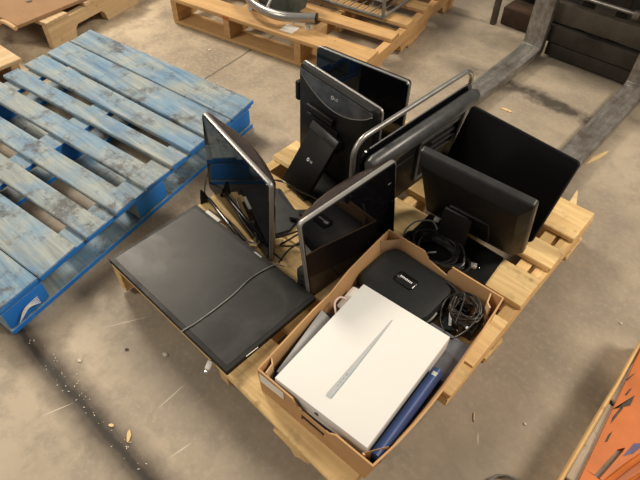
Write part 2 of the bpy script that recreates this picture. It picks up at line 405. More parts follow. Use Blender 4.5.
# pallet at the top left with a brown board on it
tl = thing('wooden_pallet', 'pale wooden pallet with notched side at the top left under a brown board', 'pallet', (-1.555, 0.665, 0), R(13))
for (a, b) in [(0, .14), (.26, .35), (.46, .56), (.66, .76), (.9, 1.0)]: plank(-1.0, 0.0, a, b, 0.121, 0.14).build('deck_board', M['pale'], tl)
for x in (-0.04, -0.52, -1.0): notched(1.0, 0.001, 0.1205, x, x + 0.04, 0.062).build('stringer', M['pale_y'], tl, smooth=False)

fb = thing('brown_board', 'brown fibreboard panel with a bolt, lying on the top left pallet', 'board', (-1.598, 0.545, 0.1415), R(95))
g = G(); g.prism([(0.0, 0.0), (0.75, 0.0), (0.75, 0.55), (0.0, 0.55)], 0.0, 0.016, bev=0.002); g.build('panel', M['fibre'], fb)
g = G(); g.cyl((0.19, 0.19, 0.016), (0.19, 0.19, 0.024), 0.014); g.cyl((0.19, 0.19, 0.024), (0.19, 0.19, 0.031), 0.008, seg=6)
part_label(g.build('bolt', M['silver'], fb), 'round metal bolt head')
lip = G(); lip.tube([(-0.012, 0.0, 0.006), (-0.014, 0.11, 0.010), (-0.045, 0.16, -0.03), (-0.05, 0.25, -0.04), (-0.02, 0.32, 0.002), (-0.012, 0.5, 0.006)], 0.011, 8, 6)
part_label(lip.build('edge_trim', M['card_edge'], fb), 'pale torn edge of the board')

# corner of another pallet at the left border
lb = thing('wooden_pallet', 'corner of an orange-sided pallet at the left border beyond the blue pallet', 'pallet', (-1.335, 0.400, 0), R(-88))
g = G(); 
for (a, b) in ((0, .125), (.19, .28)): plank(-0.02, 0.30, -0.14 + a * 0 - b, -0.0 - a, 0.121, 0.14).build('deck_board', M['pale'], lb)
for x in (0.0, 0.26): plank(x, x + 0.04, -0.34, 0.0, 0.0, 0.1205).build('stringer', M['pine_far_y'], lb)

# ---------------------------------------------------------------- metal frame and rack on the far pallet
fr = thing('tube_frame', 'curved silver metal tube with a black end cap on the far pallet', 'tube', (-0.62, 1.50, 0.141))
pts = rel([(-1.02, 1.55, 0.20), (-0.93, 1.455, 0.20), (-0.79, 1.416, 0.20), (-0.66, 1.437, 0.20), (-0.54, 1.53, 0.20)], (-0.62, 1.50, 0.141))
g = G(); g.tube(pts, 0.0225, 16, 8); g.build('bent_tube', M['tube'], fr)
g = G(); g.cyl(pts[-1], (pts[-1][0] + .007, pts[-1][1] + .004, pts[-1][2]), 0.0235); g.build('end_cap', M['black'], fr)
g = G(); p = pts[-1]; g.cyl((p[0] - .035, p[1] - .02, 0.005), (p[0] - .035, p[1] - .02, 0.042), 0.008); g.cyl((p[0] - .035, p[1] - .02, 0.0), (p[0] - .035, p[1] - .02, 0.012), 0.014, 0.012); g.sphere((p[0] - .035, p[1] - .02, 0.022), 0.013)
part_label(g.build('glide_foot', M['clear'], fr), 'cloudy plastic glide foot')
g = G(); q = pts[1]; g.cyl((q[0], q[1], 0.0), (q[0], q[1], 0.045), 0.012); g.build('glide_foot', M['clear'], fr)
g = G(); g.tube([(pts[2][0] + .02, pts[2][1] + .01, 0.07), (pts[2][0] + .01, pts[2][1] + .12, 0.17), (pts[2][0], pts[2][1] + .25, 0.24)], 0.008, 8, 4)
g.build('strut', M['tube'], fr)

rk = thing('wire_rack', 'grey metal wire rack standing on the far pallet at the top edge', 'rack', (-0.25, 1.68, 0.141))
g = G(); o0 = (-0.25, 1.68, 0.141)
A = (-0.364, 1.84, 0.152); B = (-0.86, 1.76, 0.152); C = (-0.42, 2.38, 0.152); D = (-0.92, 2.30, 0.152)
for a, b in ((A, B), (A, C), (B, D), (C, D)): g.cyl(*rel((a, b), o0), 0.008, seg=10)
g.build('lower_rail', M['matgrey'], rk)
g = G()
for a, b in ((A, B), (A, C), (B, D), (C, D)):
    g.cyl(*rel(((a[0], a[1], .23), (b[0], b[1], .23)), o0), 0.005, seg=8)
g.build('upper_rail', M['matgrey'], rk)
for p in (A, B, C, D):
    g = G(); g.cyl(*rel(((p[0], p[1], .1415), (p[0], p[1], .48)), o0), 0.009, seg=10); g.build('post', M['matgrey'], rk)
g = G()
for i in range(1, 12):
    t = i / 12; a = [A[k] + (B[k] - A[k]) * t for k in range(3)]; b = [C[k] + (D[k] - C[k]) * t for k in range(3)]; g.cyl(*rel((a, b), o0), 0.003, seg=6)
g.build('wire_shelf', M['matgrey'], rk)
tp = thing('plastic_tub', 'teal-grey plastic tub behind the curved silver tube', 'tub', (-0.86, 1.60, 0.141), R(9.4))
g = G(); lo = [[(x * s, y * s, z) for x, y in ((-.11, -.07), (.16, -.07), (.16, .07), (-.11, .07))] for s, z in ((0.8, 0.0), (1.0, 0.14), (0.96, 0.14), (0.77, 0.006))]
g.loft(lo); g.build('bowl', M['teal'], tp)
g = G(); g.tube([(-.112, -.072, .141), (.162, -.072, .141), (.162, .072, .141), (-.112, .072, .141)], .004, 8, 1, closed=True); g.build('rim', M['matgrey'], tp)
db = thing('dark_crate', 'dark brown crate on the far pallet inside the wire rack', 'crate', (-0.60, 2.05, 0.1615), R(9.4))
g = G(); g.box(-.16, .16, -.12, .12, 0.0, 0.16, .006); g.build('body', M['rust'], db)
g = G(); g.box(-.17, .17, -.13, .13, 0.1605, 0.175, .004); g.build('lid', M['truck'], db)

# ---------------------------------------------------------------- forklift
fk = thing('forklift', 'forklift front at the top right with two steel forks lying along the floor', 'forklift', (0.53, 2.35, 0))
def P_(x, y, z): return (x - 0.53, y - 2.35, z)
for (xa, xb, nm) in ((0.212, 0.312, 0), (0.745, 0.845, 1)):
    g = G()
    prof = [(1.25, 0.038), (1.27, 0.046), (2.20, 0.052), (2.262, 0.060), (2.272, 0.085), (2.272, 0.62), (2.315, 0.62), (2.315, 0.05), (2.30, 0.02), (2.25, 0.008), (1.9, 0.010), (1.25, 0.032)]
    g.prism([(y - 2.35, z) for y, z in prof], xa - 0.53, xb - 0.53, axis='X', bev=0.003)
    f = g.build('fork', M['steel'], fk)
    g = G(); g.box(xa - .53, xb - .53, 2.262 - 2.35, 2.268 - 2.35, 0.064, 0.071, .002); part_label(g.build('heel_weld', M['chrome'], f), 'bright worn heel line')
g = G(); g.box(-0.30, 1.0, -0.03, 0.02, 0.085, 0.17, .006); g.build('lower_carriage_bar', M['truck'], fk)
g = G(); g.box(-0.30, 1.0, -0.01, 0.03, 0.18, 0.275, .006); g.build('middle_carriage_plate', M['truck_light'], fk)
g = G(); g.box(-0.30, 1.0, -0.03, 0.02, 0.40, 0.50, .006); g.build('upper_carriage_bar', M['truck'], fk)
g = G(); g.box(-0.217, 0.213, -0.02, 0.06, 0.012, 0.080, .006); g.build('under_carriage_shade', M['truck'], fk)  # dark bar added to stand for the shadow under the carriage
for x in (-0.14, 0.02, 0.24, 0.46):
    g = G(); g.box(x, x + 0.05, 0.06, 0.12, 0.09, 1.9, .005); g.build('mast_rail', M['truck'], fk)
g = G(); g.cyl((-0.20, 0.05, .30), (1.0, 0.05, .30), 0.010); g.build('lift_shaft', M['steel'], fk)
for x in (0.10, 0.30, 0.42):
    g = G(); g.box(x, x + 0.03, 0.02, 0.05, 0.285, 0.32, .004); g.build('shaft_clamp', M['steel'], fk)
for x in (-0.62, 0.9):
    g = G(); g.cyl((x, 0.55, 0.27), (x + 0.2, 0.55, 0.27), 0.27, seg=36); w = g.build('drive_wheel', M['black'], fk)
    g = G(); g.cyl((x - 0.01, 0.55, 0.27), (x + 0.21, 0.55, 0.27), 0.15, seg=30); g.build('wheel_rim', M['rust'], w)
g = G(); g.box(-0.62, 1.15, 0.30, 2.2, 0.28, 1.15, .05); g.build('chassis', M['rust'], fk)
# vertical post standing left of the fork
g = G(); g.box(-0.60, -0.57, 0.10, 0.13, 0.0, 0.9, .004); g.build('side_post', M['truck_light'], fk)
g = G(); g.box(-0.56, -0.36, 0.14, 0.28, 0.0, 0.10, .01); g.build('outrigger', M['rust'], fk)

# ---------------------------------------------------------------- monitors
def T(tilt, z0=0.0, y0=0.0, roll=0.0): return Matrix.Translation((0, y0, z0)) @ Matrix.Rotation(-R(tilt), 4, 'X') @ Matrix.Rotation(R(roll), 4, 'Y')

def curved_monitor(name, label, loc, yaw, w, h, tilt, roll=0.0, mats=('silver', 'screen_gloss', 'browngloss'), bulge=0.034, group=None, r=0.014):
    t = thing(name, label, 'monitor', loc, R(yaw), group); m = T(tilt, 0.006, roll=roll)
    g = G(); g.loft([rrect(w, h, r, -0.001, 0.0015), rrect(w, h, r, 0.002), rrect(w, h, r, 0.010), rrect(w, h, r, 0.012, 0.001)], m); g.build('bezel', M[mats[0]], t)
    g = G(); g.loft([rrect(w, h, r, -0.0034, 0.0062), rrect(w, h, r, -0.0012, 0.0048)], m); s = g.build('screen', M[mats[1]], t)
    d = lambda k, b: (lambda x, z: 0.0125 + b + bulge * k * (1 - (2 * x / w) ** 2))
    g = G(); g.loft([rrect(w, h, r, 0.0125, 0.001), rrect(w, h, r, d(0.7, 0.004), 0.004), rrect(w, h, r, d(1.0, 0.010), 0.016), rrect(w, h, r, d(1.05, 0.014), 0.05), rrect(w, h, r, d(1.05, 0.016), 0.1)], m)
    b = g.build('back_cover', M[mats[2]], t)
    return t, s, b, m

# M1: left, screen facing the photographer's left
m1, s1, b1, tm = curved_monitor('monitor', 'glossy silver-rimmed monitor with brown-black back, standing behind the flat-lying monitor', (0.169, 0.374, 0.1405), -13.5, 0.408, 0.305, 3.6)
g = G(); g.box(-0.012, 0.012, 0.026, 0.0285, 0.297, 0.3005, mat=tm); part_label(g.build('small_logo', M['print_white'], b1), 'tiny pale maker mark')
g = G(); g.box(-0.148, 0.150, -0.038, -0.026, 0.010, 0.022, 0.004); g.build('foot_bar', M['blackgloss'], m1)
g = G(); g.prism([(-.060, 0.0), (-.020, 0.0), (-.028, .012), (-.045, .056), (-.052, .058)], -0.156, -0.150, axis='X'); g.build('foot_bracket', M['black'], m1)
g = G(); g.box(-0.055, 0.055, 0.05, 0.075, 0.012, 0.20, 0.006); g.build('neck', M['black'], m1)
g = G(); g.prism([(-0.10, 0.03), (0.11, 0.02), (0.13, 0.12), (0.10, 0.18), (-0.06, 0.20), (-0.12, 0.12)], 0.0, 0.013, bev=0.004); g.build('base_plate', M['greyplastic'], m1)
g = G(); g.cyl((0.180, 0.015, 0.21), (0.180, 0.026, 0.21), 0.004); g.build('power_light', M['print_white'], m1)

# M2: centre, screen facing right
m2, s2, b2, tm = curved_monitor('monitor', 'glossy monitor with silver top rim standing between the flat monitor and the box', (0.566, 0.486, 0.1405), 84.0, 0.358, 0.306, 4.1, roll=-2.6)
g = G(); g.box(0.142, 0.154, -0.0042, -0.0032, 0.236, 0.240, mat=tm @ Matrix.Translation((0, 0, 0))); part_label(g.build('small_logo', M['matgrey'], s2), 'small grey logo on the bezel')
g = G(); g.box(-0.012, 0.012, 0.028, 0.0305, 0.298, 0.3015, mat=tm); part_label(g.build('small_logo', M['print_white'], b2), 'tiny pale maker mark')
g = G(); g.box(-0.06, 0.05, 0.06, 0.085, 0.0135, 0.19, 0.006); g.build('neck', M['black'], m2)
g = G(); g.prism([(-0.13, 0.035), (0.09, 0.035), (0.10, 0.09), (0.05, 0.115), (-0.08, 0.115), (-0.14, 0.09)], 0.0, 0.013, bev=0.004); g.build('base_plate', M['greyplastic'], m2)
g = G(); g.box(-0.176, -0.150, 0.018, 0.060, 0.012, 0.085, 0.005); br = g.build('side_bracket', M['greyplastic'], m2)
g = G(); [g.cyl((-0.1765, 0.035, z), (-0.178, 0.035, z), 0.004, seg=12) for z in (0.03, 0.05, 0.07)]; g.build('screw', M['black'], br)

# M3: flat monitor lying face up
fm = thing('monitor', 'large dark monitor lying flat with its screen up on the pallet front corner', 'monitor', (0.296, 0.150, 0.1405), R(-1.5))
W3, H3 = 0.548, 0.330
LAY = Matrix.Translation((0, -H3 / 2, 0.034)) @ Matrix.Rotation(R(-90), 4, 'X')
g = G(); g.loft([rrect(W3, H3, .004, 0.0, 0.001), rrect(W3, H3, .004, 0.002), rrect(W3, H3, .004, 0.016), rrect(W3, H3, .004, 0.022, 0.012), rrect(W3, H3, .004, 0.033, 0.05)], LAY)
g.build('frame', M['black'], fm)
g = G(); g.loft([rrect(W3, H3, .002, -0.0008, 0.0135), rrect(W3, H3, .002, 0.0008, 0.0130)], LAY); sf = g.build('screen', M['screen_flat'], fm)
g = G(); g.box(0.02, 0.052, H3 / 2 - 0.010, H3 / 2 - 0.005, 0.0341, 0.0347); part_label(g.build('small_logo', M['silver'], fm), 'small silver logo on the frame')
g = G(); g.box(-0.222, -0.155, H3 / 2 - 0.004, H3 / 2 + 0.008, 0.028, 0.0375, 0.002); part_label(g.build('end_sticker', M['label'], fm), 'white sticker on the back edge')
g = G(); g.tube([(0.275, -0.10, 0.0345), (0.277, -0.06, 0.0347)], 0.0012, 5, 1); part_label(g.build('scratch', M['label'], sf), 'thin pale scratch')

# M4 front: back of the LG monitor with kickstand
m4 = thing('monitor', 'black monitor seen from the back, LG letters on its smoked band, held by a kickstand', 'monitor', (0.252, 0.778, 0.1405), R(172))
w4, h4 = 0.372, 0.366; t4 = T(-1.0, 0.010)
g = G(); g.loft([rrect(w4, h4, .016, 0.006, 0.002), rrect(w4, h4, .016, 0.0075), rrect(w4, h4, .016, 0.0125), rrect(w4, h4, .016, 0.014, 0.001)], t4); g.build('bezel', M['silver'], m4)
g = G(); g.loft([rrect(w4, h4, .016, 0.0035, 0.005), rrect(w4, h4, .016, 0.0058, 0.005)], t4); g.build('screen', M['screen_gloss'], m4)
g = G(); g.loft([rrect(w4, h4, .016, 0.0142, 0.002), rrect(w4, h4, .02, 0.026, 0.004), rrect(w4, h4, .03, 0.034, 0.012)], t4); bc = g.build('back_cover', M['black'], m4)
pts = [(-0.168 + 0.336 * i / 16, h4 - 0.016) for i in range(17)] + [(0.168 - 0.336 * i / 16, h4 - 0.026 - 0.066 * math.sin(PI * i / 16) ** 0.8) for i in range(0, 17)]
g = G(); g.prism(pts, 0.0345, 0.0368, axis='Y', mat=t4); bd = g.build('gloss_band', M['bandgrey'], bc)
g = G(); g.tube([(x, 0.037, z) for x, z in pts[17:]], 0.0016, 6, 1, mat=t4); g.build('band_trim', M['silver'], bd)
txt = t4 @ Matrix.Translation((0.0, 0.0375, h4 - 0.046)) @ Matrix.Rotation(R(180), 4, 'Z') @ Matrix.Rotation(R(90), 4, 'X')
g = G(); g.text('LG', 0.013, txt @ Matrix.Translation((0.010, 0, 0))); g.tube([(-0.007 + .0052 * math.cos(a * PI / 6), .0052 * math.sin(a * PI / 6), 0) for a in range(12)], 0.0013, 6, 1, mat=txt, closed=True)
part_label(g.build('lettering', M['print_white'], bd), 'white LG letters and round emblem')
g = G(); g.box(-0.01, 0.125, 0.034, 0.050, 0.222, 0.246, 0.005, t4); g.build('vent_ridge', M['dark'], bc)
g = G(); g.box(-0.03, 0.13, 0.034, 0.044, 0.12, 0.21, 0.006, t4); g.build('mount_recess', M['dark'], bc)
g = G(); g.box(0.1865, 0.206, 0.006, 0.030, 0.215, 0.285, 0.004, t4); g.build('side_module', M['black'], m4)
# kickstand (local: +Y is towards the photographer)
ks = Matrix.Translation((0.030, 0.175, 0.013)) @ Matrix.Rotation(R(34), 4, 'X') @ Matrix.Rotation(R(-4), 4, 'Y')
g = G(); g.box(-0.066, 0.066, -0.012, 0.006, 0.0, 0.225, 0.004, ks); kk = g.build('kickstand', M['dark'], m4)
g = G(); g.box(-0.070, 0.070, -0.026, 0.010, 0.205, 0.235, 0.005, ks); g.build('hinge_bar', M['greyplastic'], kk)
kt = ks @ Matrix.Translation((0.0, 0.0066, 0.118)) @ Matrix.Rotation(R(180), 4, 'Z') @ Matrix.Rotation(R(90), 4, 'X')
g = G(); g.text('LG', 0.010, kt @ Matrix.Translation((0.010, 0, 0))); g.tube([(-0.006 + .0045 * math.cos(a * PI / 6), .0045 * math.sin(a * PI / 6), 0) for a in range(12)], 0.0018, 6, 1, mat=kt, closed=True)
part_label(g.build('lettering', M['print_white'], kk), 'pale LG letters and round emblem')
g = G(); g.box(-0.09, 0.10, 0.02, 0.165, 0.0, 0.010, 0.003); g.build('foot_plate', M['black'], m4)

# M4 rear: thin silver rim, screen towards the photographer
m5 = thing('monitor', 'slim black monitor with thin silver rim at the back, behind the LG-lettered one', 'monitor', (0.166, 0.975, 0.1405), R(4.0))
w5, h5 = 0.388, 0.318; t5 = T(1.5, 0.004)
g = G(); g.loft([rrect(w5, h5, .016, 0.0, 0.001), rrect(w5, h5, .016, 0.002), rrect(w5, h5, .016, 0.008), rrect(w5, h5, .016, 0.010, 0.001)], t5); g.build('bezel', M['silver'], m5)
g = G(); g.loft([rrect(w5, h5, .016, -0.002, 0.004), rrect(w5, h5, .016, -0.0002, 0.0035)], t5); g.build('screen', M['screen_gloss'], m5)
g = G(); g.loft([rrect(w5, h5, .016, 0.0102, 0.002), rrect(w5, h5, .016, 0.028, 0.008), rrect(w5, h5, .016, 0.036, 0.05)], t5); g.build('back_cover', M['black'], m5)
g = G(); g.box(-.04, .04, 0.047, 0.065, 0.01, 0.18, .005); g.build('neck', M['black'], m5)
g = G(); g.box(-.11, .11, 0.0, 0.17, 0.0, 0.003, .001); g.build('base_plate', M['black'], m5)

# M5: all-in-one with silver loop frame, back towards the photographer. local X -> world -Y, local Y -> world +X
ai = thing('all_in_one_computer', 'all-in-one computer seen from the back inside a tall silver tube loop', 'computer', (0.455, 0.909, 0.1405), R(267))
w6, h6 = 0.600, 0.322
loop = rrect(w6 - 0.006, h6 + 0.006, .055, 0.0, n=8, sub=10)
g = G(); g.tube([(x, y, z + 0.007) for x, y, z in loop], 0.0082, 12, 1, closed=True); g.build('tube_loop', M['tube'], ai)
g = G(); g.loft([rrect(w6 - 0.04, h6 - 0.040, .03, 0.012, 0.001), rrect(w6 - 0.04, h6 - 0.040, .03, 0.018)], T(0, 0.014)); g.build('front_glass', M['screen_gloss'], ai)
g = G(); g.tube([(-w6 / 2 + 0.055, 0.016, h6 - 0.0255), (w6 / 2 - 0.055, 0.016, h6 - 0.0255)], 0.0022, 6, 1); g.build('bright_edge', M['chrome'], ai)
def bulge_loop(x, s=1.0):
    c = (0.042, h6 - 0.066)
    return [(x, c[0] + 0.026 * s * math.cos(a * PI / 8), c[1] + 0.031 * s * math.sin(a * PI / 8)) for a in range(16)]
g = G(); g.loft([bulge_loop(-0.278, .35), bulge_loop(-0.272, .75), bulge_loop(-0.255, 1), bulge_loop(0.255, 1), bulge_loop(0.272, .75), bulge_loop(0.278, .35)]); g.build('top_bulge', M['bulgegrey'], ai)
g = G(); g.box(-0.270, 0.270, 0.0185, 0.050, 0.035, h6 - 0.062, 0.010); bb = g.build('back_cover', M['black'], ai)
# vent frame on the right part of the back as the camera sees it (world +Y = local -X)
g = G()
for (x0, x1, z0, z1) in ((-0.190, 0.045, 0.214, 0.228), (-0.190, 0.045, 0.07, 0.078), (-0.190, -0.180, 0.07, 0.228), (0.030, 0.045, 0.07, 0.228)): g.box(x0, x1, 0.049, 0.060, z0, z1, 0.004)
g.build('vent_frame', M['bulgegrey'], bb)
for k in range(3):
    g = G(); g.box(-0.16, -0.03, 0.049, 0.056, 0.185 - 0.022 * k, 0.190 - 0.022 * k, 0.001); g.build('vent_slat', M['greyplastic'], bb)
g = G(); g.box(0.07, 0.18, 0.049, 0.060, 0.13, 0.20, 0.004); g.build('port_cover', M['dark'], bb)
g = G(); g.box(0.03, 0.24, 0.0495, 0.0525, 0.218, 0.222, 0.001); part_label(g.build('trim_line', M['chrome'], bb), 'thin shiny line')
g = G(); g.prism([(-.210, .240), (-.186, .240), (-.105, .0), (-.129, .0)], 0.0605, 0.066, axis='Y', bev=0.001); part_label(g.build('rear_leg', M['matgrey'], ai), 'dull grey metal leg')

# M6 front: back of a dark monitor with neck and base
m7 = thing('monitor', 'thick charcoal monitor seen from the back with its stand and coiled cable, near the right', 'monitor', (0.758, 0.842, 0.1405), R(182.6))
w7, h7 = 0.345, 0.325; t7 = T(23, 0.040, roll=-1.0)
g = G(); g.loft([rrect(w7, h7, .010, -0.018, 0.001), rrect(w7, h7, .010, -0.016), rrect(w7, h7, .010, 0.0), rrect(w7, h7, .008, 0.004, 0.004)], t7); g.build('bezel', M['greyplastic'], m7)
g = G(); g.loft([rrect(w7, h7, .006, -0.0195, 0.016), rrect(w7, h7, .006, -0.0181, 0.016)], t7); g.build('screen', M['screen_matt'], m7)
g = G(); g.loft([rrect(w7, h7, .008, 0.0042, 0.004), rrect(w7, h7, .006, 0.030, 0.022), rrect(w7, h7, .006, 0.034, 0.028)], t7); bc = g.build('back_cover', M['dark'], m7)
g = G()
for (x0, x1, z0, z1) in ((-0.075, 0.055, 0.160, 0.168), (-0.075, -0.067, 0.05, 0.16), (0.047, 0.055, 0.05, 0.16)): g.box(x0, x1, 0.033, 0.042, z0, z1, 0.002, t7)
g.build('mount_frame', M['black'], bc)
g = G(); g.box(-0.010, 0.070, 0.034, 0.048, 0.085, 0.150, 0.006, t7); g.build('hinge_block', M['black'], bc)
nk = Matrix.Translation((0.024, 0.106, 0.0095)) @ Matrix.Rotation(R(6), 4, 'X')
g = G(); g.box(-0.047, 0.045, -0.010, 0.010, 0.0, 0.150, 0.005, nk); g.build('neck', M['dark'], m7)
g = G(); g.prism([(-0.13, 0.02), (0.15, 0.0), (0.155, 0.17), (0.10, 0.205), (-0.09, 0.205), (-0.135, 0.17)], 0.0, 0.009, bev=0.003); g.build('base_plate', M['black'], m7)

# M6 rear: large black screen leaning back
m8 = thing('monitor', 'black monitor leaning back with dark screen at the right rear of the pallet', 'monitor', (0.726, 0.950, 0.1405), R(-6))
w8, h8 = 0.394, 0.290; t8 = T(26, 0.012)
g = G(); g.loft([rrect(w8, h8, .014, 0.0, 0.001), rrect(w8, h8, .014, 0.002), rrect(w8, h8, .014, 0.013), rrect(w8, h8, .014, 0.015, 0.001)], t8); g.build('bezel', M['dark'], m8)
g = G(); g.loft([rrect(w8, h8, .010, -0.0012, 0.004), rrect(w8, h8, .010, 0.0002, 0.004)], t8); g.build('screen', M['screen_matt'], m8)
g = G(); g.loft([rrect(w8, h8, .014, 0.0152, 0.003), rrect(w8, h8, .014, 0.028, 0.018), rrect(w8, h8, .014, 0.036, 0.06)], t8); g.build('back_cover', M['black'], m8)
g = G(); g.box(-.04, .04, 0.118, 0.138, 0.008, 0.14, .004); g.build('neck', M['black'], m8)
g = G(); g.box(-.11, .11, 0.03, 0.20, 0.0, 0.009, .003); g.build('base_plate', M['black'], m8)

# ---------------------------------------------------------------- cardboard box and contents
BO = (0.80, 0.31, 0.1405)
cb = thing('cardboard_box', 'open brown cardboard box full of laptops and adapters at the pallet front', 'box', BO)
zr = 0.245
c4 = [Vector((0.648, 0.013, 0)), Vector((1.000, 0.018, 0)), Vector((0.984, 0.608, 0)), Vector((0.600, 0.603, 0))]
TH = 0.0045
b4 = [Vector((0.652, 0.015, 0)), Vector((0.985, 0.020, 0)), Vector((0.978, 0.602, 0)), Vector((0.606, 0.598, 0))]
def wall(i, cols):
    """one wall between corner i and i+1; cols = (u0, u1, [(z0, z1 at u0, z1 at u1), ...])"""
    a, b = c4[i], c4[(i + 1) % 4]; d = (b - a); n = Vector((-d.y, d.x, 0)).normalized()
    g = G(); bow = (0.0, 0.020, 0.0, 0.004)[i]
    fine = []
    for u0, u1, segs in cols:
        k = max(1, int((u1 - u0) / 0.09)) if bow else 1
        for j in range(k):
            ua, ub = u0 + (u1 - u0) * j / k, u0 + (u1 - u0) * (j + 1) / k
            fine.append((ua, ub, [(za, zb + (zc - zb) * j / k, zb + (zc - zb) * (j + 1) / k) for za, zb, zc in segs]))
    for u0, u1, segs in fine:
        for z0, z1a, z1b in segs:
            A = a + d * u0 - n * bow * math.sin(PI * u0 ** 0.8); B = a + d * u1 - n * bow * math.sin(PI * u1 ** 0.8)
            def W(P, u, z):
                t = (zr - z) / (zr - 0.1415); Q = P + (b4[i] + (b4[(i + 1) % 4] - b4[i]) * u - (a + d * u)) * t + n * bow * math.sin(PI * u ** 0.8) * t
                return (Q.x, Q.y, z)
            lo = [W(A, u0, z0), W(B, u1, z0), W(B + n * TH, u1, z0), W(A + n * TH, u0, z0)]
            hi = [W(A, u0, z1a), W(B, u1, z1b), W(B + n * TH, u1, z1b), W(A + n * TH, u0, z1a)]
            g.loft([rel(lo, BO), rel(hi, BO)])
    bmesh.ops.remove_doubles(g.bm, verts=g.bm.verts, dist=1e-5)
    return g.build('side_wall', M['card'], cb, smooth=False)
z0 = 0.1415
wall(0, [(0, .33, [(z0, zr, zr - .002)]), (.33, .37, [(z0, zr - .004, zr - .022)]), (.37, .41, [(z0, zr - .024, zr - .026)]), (.41, .62, [(z0, .172, .172), (.200, zr - .030, zr - .030)]), (.62, .66, [(z0, zr - .026, zr - .024)]), (.66, .70, [(z0, zr - .02, zr - .003)]), (.70, 1, [(z0, zr - .002, zr)])])
wall(1, [(0, .25, [(z0, zr, zr + .001)]), (.25, .8, [(z0, zr + .001, zr - .003)]), (.8, 1, [(z0, zr - .003, zr)])])
wall(2, [(0, .42, [(z0, zr, zr + .002)]), (.42, .44, [(z0, zr - .006, zr - .024)]), (.44, .62, [(z0, zr - .040, zr - .022)]), (.62, .66, [(z0, zr - .018, zr - .002)]), (.66, 1, [(z0, zr, zr)])])
wall(3, [(0, .35, [(z0, zr, zr + .002)]), (.35, .5, [(z0, zr + .002, zr - .012)]), (.5, .62, [(z0, zr - .012, zr - .004)]), (.62, 1, [(z0, zr - .004, zr)])])
g = G(); g.prism([(p.x - BO[0], p.y - BO[1]) for p in b4], 0.0, 0.004); g.build('bottom_panel', M['card'], cb, smooth=False)
# folded corner tabs
for (c, pts) in ((0, [(0.649, .018), (0.668, .020), (0.660, .050), (0.645, .060)]), (1, [(0.996, .026), (0.968, .026), (0.962, .029), (0.995, .075)]), (2, [(0.968, .607), (0.945, .607), (0.955, .570), (0.970, .555)]), (3, [(0.604, .597), (0.650, .599), (0.64, .592), (0.608, .550)])):
    g = G()
    P = [(x - BO[0], y - BO[1]) for x, y in pts]
    # a bent flap: strip standing just inside the corner
    A, B, C_ = P[1], P[2], P[3]
    g.loft([[(A[0], A[1], .03), (B[0], B[1], .03), (B[0] + .003, B[1] + .003, .03), (A[0] + .003, A[1] + .003, .03)],
            [(A[0], A[1], .100), (B[0], B[1], .096), (B[0] + .003, B[1] + .003, .096), (A[0] + .003, A[1] + .003, .100)]])
    g.loft([[(B[0], B[1], .03), (C_[0], C_[1], .03), (C_[0] + .003, C_[1] + .003, .03), (B[0] + .003, B[1] + .003, .03)],
            [(B[0], B[1], .096), (C_[0], C_[1], .101), (C_[0] + .003, C_[1] + .003, .101), (B[0] + .003, B[1] + .003, .096)]])
    g.build('corner_tab', M['card_edge'], cb, smooth=False)
d = (c4[1] - c4[0]).normalized(); a0 = c4[0]
g = G(); A = a0 + d * 0.008; B = a0 + d * 0.088; A.y -= .0; B.y -= .0
g.loft([rel([(A.x, A.y - .0012, .196), (B.x, B.y - .0012, .204), (B.x, B.y - .0002, .204), (A.x, A.y - .0002, .196)], BO), rel([(A.x, A.y - .0012, .232), (B.x, B.y - .0012, .236), (B.x, B.y - .0002, .236), (A.x, A.y - .0002, .232)], BO)])
part_label(g.build('paper_label', M['label'], cb, smooth=False), 'torn white label on the box side')

# navy binder (right, lowest) and dark laptop under the white box
nb = thing('ring_binder', 'navy blue vinyl binder sticking out right of the white box', 'binder', (0.9775, 0.182, 0.1462), R(93.4))
g = G()
prof = [(0.0155 * math.cos(R(a)) , 0.056 + 0.022 * math.sin(R(a)) * 1.0) for a in range(0, 181, 15)]; prof += [(-0.0155, -0.004), (-0.002, -0.009)]
lo = [[(x, -y, z + 0.010) for y, z in prof] for x in (-0.135, 0.135)]
g.loft(lo); g.build('spine', M['navy'], nb)
g = G(); g.box(-0.135, 0.135, 0.019, 0.235, 0.003, 0.030, 0.002); g.build('covers', M['navy_dull'], nb)
g = G(); g.box(0.11, 0.122, -0.006, 0.006, 0.0875, 0.0888); part_label(g.build('small_tag', M['silverprint'], nb), 'small pale spine tag')
dl = thing('laptop', 'dark grey closed laptop poking out right of the white box beyond the binder', 'laptop', (0.900, 0.403, 0.1460), R(92))
g = G(); g.box(-0.090, 0.045, -0.072, 0.03, 0.0, 0.022, 0.005); g.build('base', M['laptop_grey'], dl)
g = G(); g.box(-0.090, 0.045, -0.093, 0.03, 0.0225, 0.0485, 0.005); g.build('lid', M['laptop_grey'], dl)

# left: navy folder and light laptop
nf = thing('folder', 'navy blue folder between the cardboard wall and the grey laptop', 'folder', (0.678, 0.16, 0.1460), R(95.5))
g = G(); g.box(-0.130, 0.130, -0.025, 0.030, 0.0, 0.040, 0.003); g.build('cover', M['navy_dull'], nf)
g = G(); g.box(-0.126, 0.126, -0.022, 0.0315, 0.004, 0.010, 0.001); g.build('pages', M['label'], nf)
ll = thing('laptop', 'light grey closed laptop sticking out left of the white box', 'laptop', (0.690, 0.170, 0.1885), R(101))
LT = Matrix.Rotation(R(33), 4, 'X')
g = G(); g.box(-0.115, 0.100, 0.005, 0.046, 0.0, 0.0035, 0.0015, LT); g.build('base', M['laptop_grey'], ll)
g = G(); g.box(-0.115, 0.100, 0.005, 0.047, 0.0038, 0.0068, 0.0012, LT); g.build('lid', M['laptop_silver'], ll)

